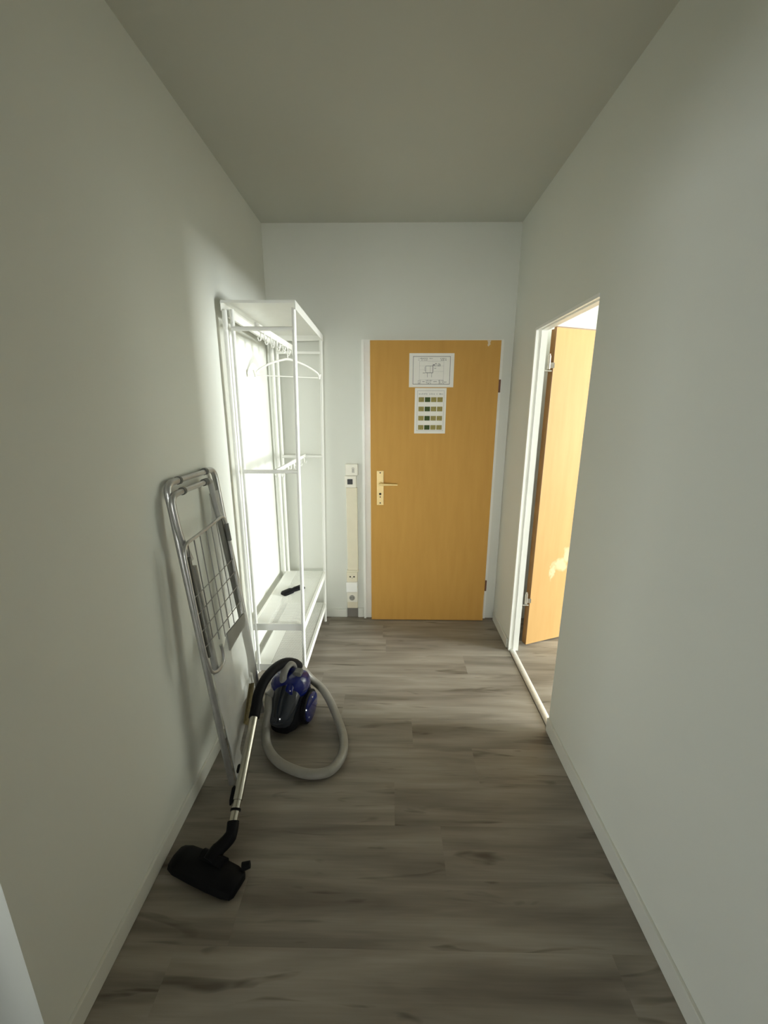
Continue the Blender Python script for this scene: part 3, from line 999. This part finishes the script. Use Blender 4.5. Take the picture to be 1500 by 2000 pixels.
def V(a, b, c):
    return VM @ Vector((a, b, c))


def loft(sections, seg=24, power=2.6):
    """sections (u, centre_v, centre_w, half_v, half_w) superellipse rings along u"""
    bm = bmesh.new()
    rings = []
    for (uu, cv, cw, hv, hw) in sections:
        ring = []
        for k in range(seg):
            t = 2 * math.pi * k / seg
            c, s = math.cos(t), math.sin(t)
            ring.append(bm.verts.new(V(uu, cv + hv * math.copysign(abs(c) ** (2 / power), c), cw + hw * math.copysign(abs(s) ** (2 / power), s))))
        rings.append(ring)
    for a, b in zip(rings[:-1], rings[1:]):
        for k in range(seg):
            bm.faces.new((a[k], a[(k + 1) % seg], b[(k + 1) % seg], b[k]))
    bm.faces.new(rings[0][::-1]); bm.faces.new(rings[-1])
    return bm


obj('body', loft([(-0.145, 0, .085, .040, .040), (-0.135, 0, .085, .070, .062), (-0.09, 0, .088, .092, .080), (-0.02, 0, .086, .096, .080), (0.04, 0, .070, .088, .062), (0.09, 0, .050, .072, .040), (0.12, 0, .042, .050, .026)]), M['vblack'], vc, smooth=True)
# smoky bin sloping down to the nose
bn = bmesh.new()
ax0, ax1 = V(-0.010, 0.005, 0.168), V(0.140, -0.004, 0.062)
axd = (ax1 - ax0)
add_tube(bn, [ax0 + axd * t for t in (-.05, 0, .15, .5, .8, .93, 1.0, 1.04)], [.040, .064, .070, .069, .064, .056, .040, .010], 26)
obj('dust_bin', bn, M['vbin'], vc, smooth=True)
obj('top_shell', loft([(-0.140, 0, .150, .030, .020), (-0.125, 0, .158, .068, .040), (-0.075, 0, .168, .092, .056), (-0.015, 0, .172, .094, .056), (0.030, -0.004, .170, .078, .048), (0.055, -0.006, .164, .052, .034), (0.064, -0.006, .160, .026, .016)], power=2.9), M['vblue'], vc, smooth=True)
obj('front_button', loft([(0.040, 0.030, .196, .010, .006), (0.048, 0.030, .194, .020, .018), (0.068, 0.030, .182, .020, .018), (0.074, 0.030, .178, .010, .010)], 16), M['vblue'], vc, smooth=True)
for s in (1, -1):
    wm = VW @ Matrix.Translation((-0.030, s * 0.076, 0.0835)) @ Matrix.Rotation(-s * math.pi / 2, 4, 'X')
    wh = obj('wheel', add_lathe(bmesh.new(), [(0.076, 0), (0.0825, 0.006), (0.0825, 0.022), (0.076, 0.028)], wm, 34), M['vblack'], vc, smooth=True)
    q = obj('wheel_cover', add_lathe(bmesh.new(), [(0.073, 0.027), (0.071, 0.033), (0.055, 0.038), (0.02, 0.040)], wm, 34), M['vblue'], wh, smooth=True)
    for (a, b) in ((0.052, 0.020), (-0.050, 0.022), (0.0, -0.056)):
        q = obj('wheel_screw', add_lathe(bmesh.new(), [(0.0055, 0.034), (0.005, 0.040), (0.002, 0.0415)], wm @ Matrix.Translation((a, b, 0)), 12), M['screw'], wh, smooth=True)
obj('carry_handle', T(smooth_path([V(0.030, -0.012, 0.205), V(0.022, -0.012, 0.232), V(-0.004, -0.010, 0.250), V(-0.050, -0.006, 0.252), V(-0.090, -0.004, 0.232), V(-0.104, -0.004, 0.200)], 6), 0.018, 14, flat=0.62), M['vgrey'], vc, smooth=True)
obj('release_button', loft([(-0.055, 0.045, .226, .010, .005), (-0.050, 0.045, .228, .022, .012), (-0.012, 0.045, .226, .022, .012), (-0.006, 0.045, .222, .010, .005)], 14), M['gplastic'], vc, smooth=True)

# hose: from the inlet down, round over the floor and behind the body up to the grip
hp = smooth_path([V(0.030, -0.056, 0.150), V(0.074, -0.070, 0.152), (-0.573, 1.636, 0.150), (-0.580, 1.600, 0.085), (-0.560, 1.545, 0.036), (-0.500, 1.480, 0.024), (-0.420, 1.436, 0.022), (-0.335, 1.414, 0.022), (-0.255, 1.432, 0.022), (-0.212, 1.510, 0.022),
                  (-0.216, 1.615, 0.024), (-0.262, 1.730, 0.040), (-0.312, 1.825, 0.060), (-0.362, 1.895, 0.075), (-0.420, 1.928, 0.105), (-0.462, 1.925, 0.160), (-0.480, 1.895, 0.210)], 14)
# resample for even corrugation
acc, tot = [0.0], 0.0
for a, b in zip(hp[:-1], hp[1:]):
    tot += (b - a).length
    acc.append(tot)
step = 0.0032
path, rads = [], []
j = 0
nst = int(tot / step)
for i in range(nst + 1):
    s = min(i * step, tot - 1e-6)
    while acc[j + 1] < s:
        j += 1
    t = (s - acc[j]) / max(acc[j + 1] - acc[j], 1e-9)
    path.append(hp[j].lerp(hp[j + 1], t))
    rads.append(0.0208 if i % 2 else 0.0198)
obj('hose', T(path, rads, 14), M['hose'], vc, smooth=True)
obj('hose_inlet', T(smooth_path([V(0.020, -0.052, 0.146), V(0.050, -0.062, 0.154), V(0.080, -0.073, 0.151)], 5), [0.029] * 6 + [0.025] * 5, 18), M['vgrey'], vc, smooth=True)

W0, W1 = Vector((-0.569, 1.160, 0.078)), Vector((-0.591, 1.520, 0.250))
wd_ = (W1 - W0)
wl = wd_.normalized()
grip = T(smooth_path([W1 - wl * 0.03, W1 + wl * 0.02, (-0.592, 1.575, 0.290), (-0.580, 1.635, 0.318), (-0.556, 1.710, 0.326), (-0.525, 1.790, 0.306), (-0.497, 1.855, 0.260), (-0.482, 1.888, 0.220)], 7), 0.0235, 16)
obj('grip', grip, M['vblack'], vc, smooth=True)
wand = obj('wand', T([W0 + wd_ * 0.16, W1], 0.0185, 18), M['chrome'], vc, smooth=True)
for nm, bm, m in (('inner_tube', T([W0 - wl * 0.015, W0 + wd_ * 0.17], 0.0155, 18), M['chrome']),
                  ('collar', T([W0 + wl * 0.030, W0 + wl * 0.037], 0.0190, 18), M['vblack']),
                  ('clip', None, M['vblack']), ('slide_button', None, M['vblack'])):
    if nm == 'clip':
        c = W0 + wl * 0.075 + Vector((-0.022, 0, 0.004))
        bm = T([c - wl * 0.030, c - wl * 0.015, c + wl * 0.025, c + wl * 0.034], [0.004, 0.008, 0.008, 0.003], 10)
    if nm == 'slide_button':
        c = W0 + wl * 0.165 + Vector((-0.020, 0, 0.006))
        bm = T([c - wl * 0.014, c - wl * 0.007, c + wl * 0.012, c + wl * 0.018], [0.003, 0.006, 0.006, 0.002], 10)
    q = obj(nm, bm, m, wand, smooth=True)

# floor nozzle
ndir = Vector((0.945, -0.327, 0)).normalized()      # along its width
nfw = Vector((-ndir.y, ndir.x, 0))                   # away from the camera
if nfw.y < 0:
    nfw = -nfw
nc = Vector((-0.622, 1.040, 0))
nz = bmesh.new()
prof = [(-0.052, 0.004), (-0.056, 0.014), (-0.046, 0.034), (-0.015, 0.044), (0.025, 0.040), (0.046, 0.022), (0.046, 0.004)]
rings = []
for t, k, hgt in ((-0.138, 0.55, 0.50), (-0.130, 0.80, 0.72), (-0.100, 0.96, 0.86), (-0.04, 1.0, 1.0), (0.04, 1.0, 1.0), (0.100, 0.96, 0.92), (0.130, 0.84, 0.76), (0.138, 0.6, 0.55)):
    rings.append([nz.verts.new(nc + ndir * t + nfw * (a * k) + Vector((0, 0, 0.0008 + b * hgt))) for a, b in prof])
for a, b in zip(rings[:-1], rings[1:]):
    for k in range(len(prof)):
        nz.faces.new((a[k], a[(k + 1) % len(prof)], b[(k + 1) % len(prof)], b[k]))
nz.faces.new(rings[0][::-1]); nz.faces.new(rings[-1])
noz = obj('floor_nozzle', nz, M['vblack'], vc, smooth=True)
neck0 = nc + ndir * 0.005 + nfw * 0.010
q = obj('nozzle_neck', T(smooth_path([neck0 + Vector((0, 0, 0.036)), neck0 + nfw * 0.035 + Vector((0.006, 0, 0.046)), W0 - wl * 0.045, W0 - wl * 0.002], 6), [0.026] * 7 + [0.023] * 6 + [0.021] * 6, 16), M['vblack'], noz, smooth=True)
q = obj('nozzle_pivot', T([nc - ndir * 0.035 + nfw * 0.022 + Vector((0, 0, 0.034)), nc + ndir * 0.060 + nfw * 0.022 + Vector((0, 0, 0.034))], 0.021, 16), M['vblack'], noz, smooth=True)
pc = nc + ndir * 0.118 + nfw * 0.040
q = obj('foot_pedal', T([pc + Vector((0, 0, 0.030)), pc + ndir * 0.022 + nfw * 0.014 + Vector((0, 0, 0.034))], [0.014, 0.011], 12), M['vblack'], noz, smooth=True)
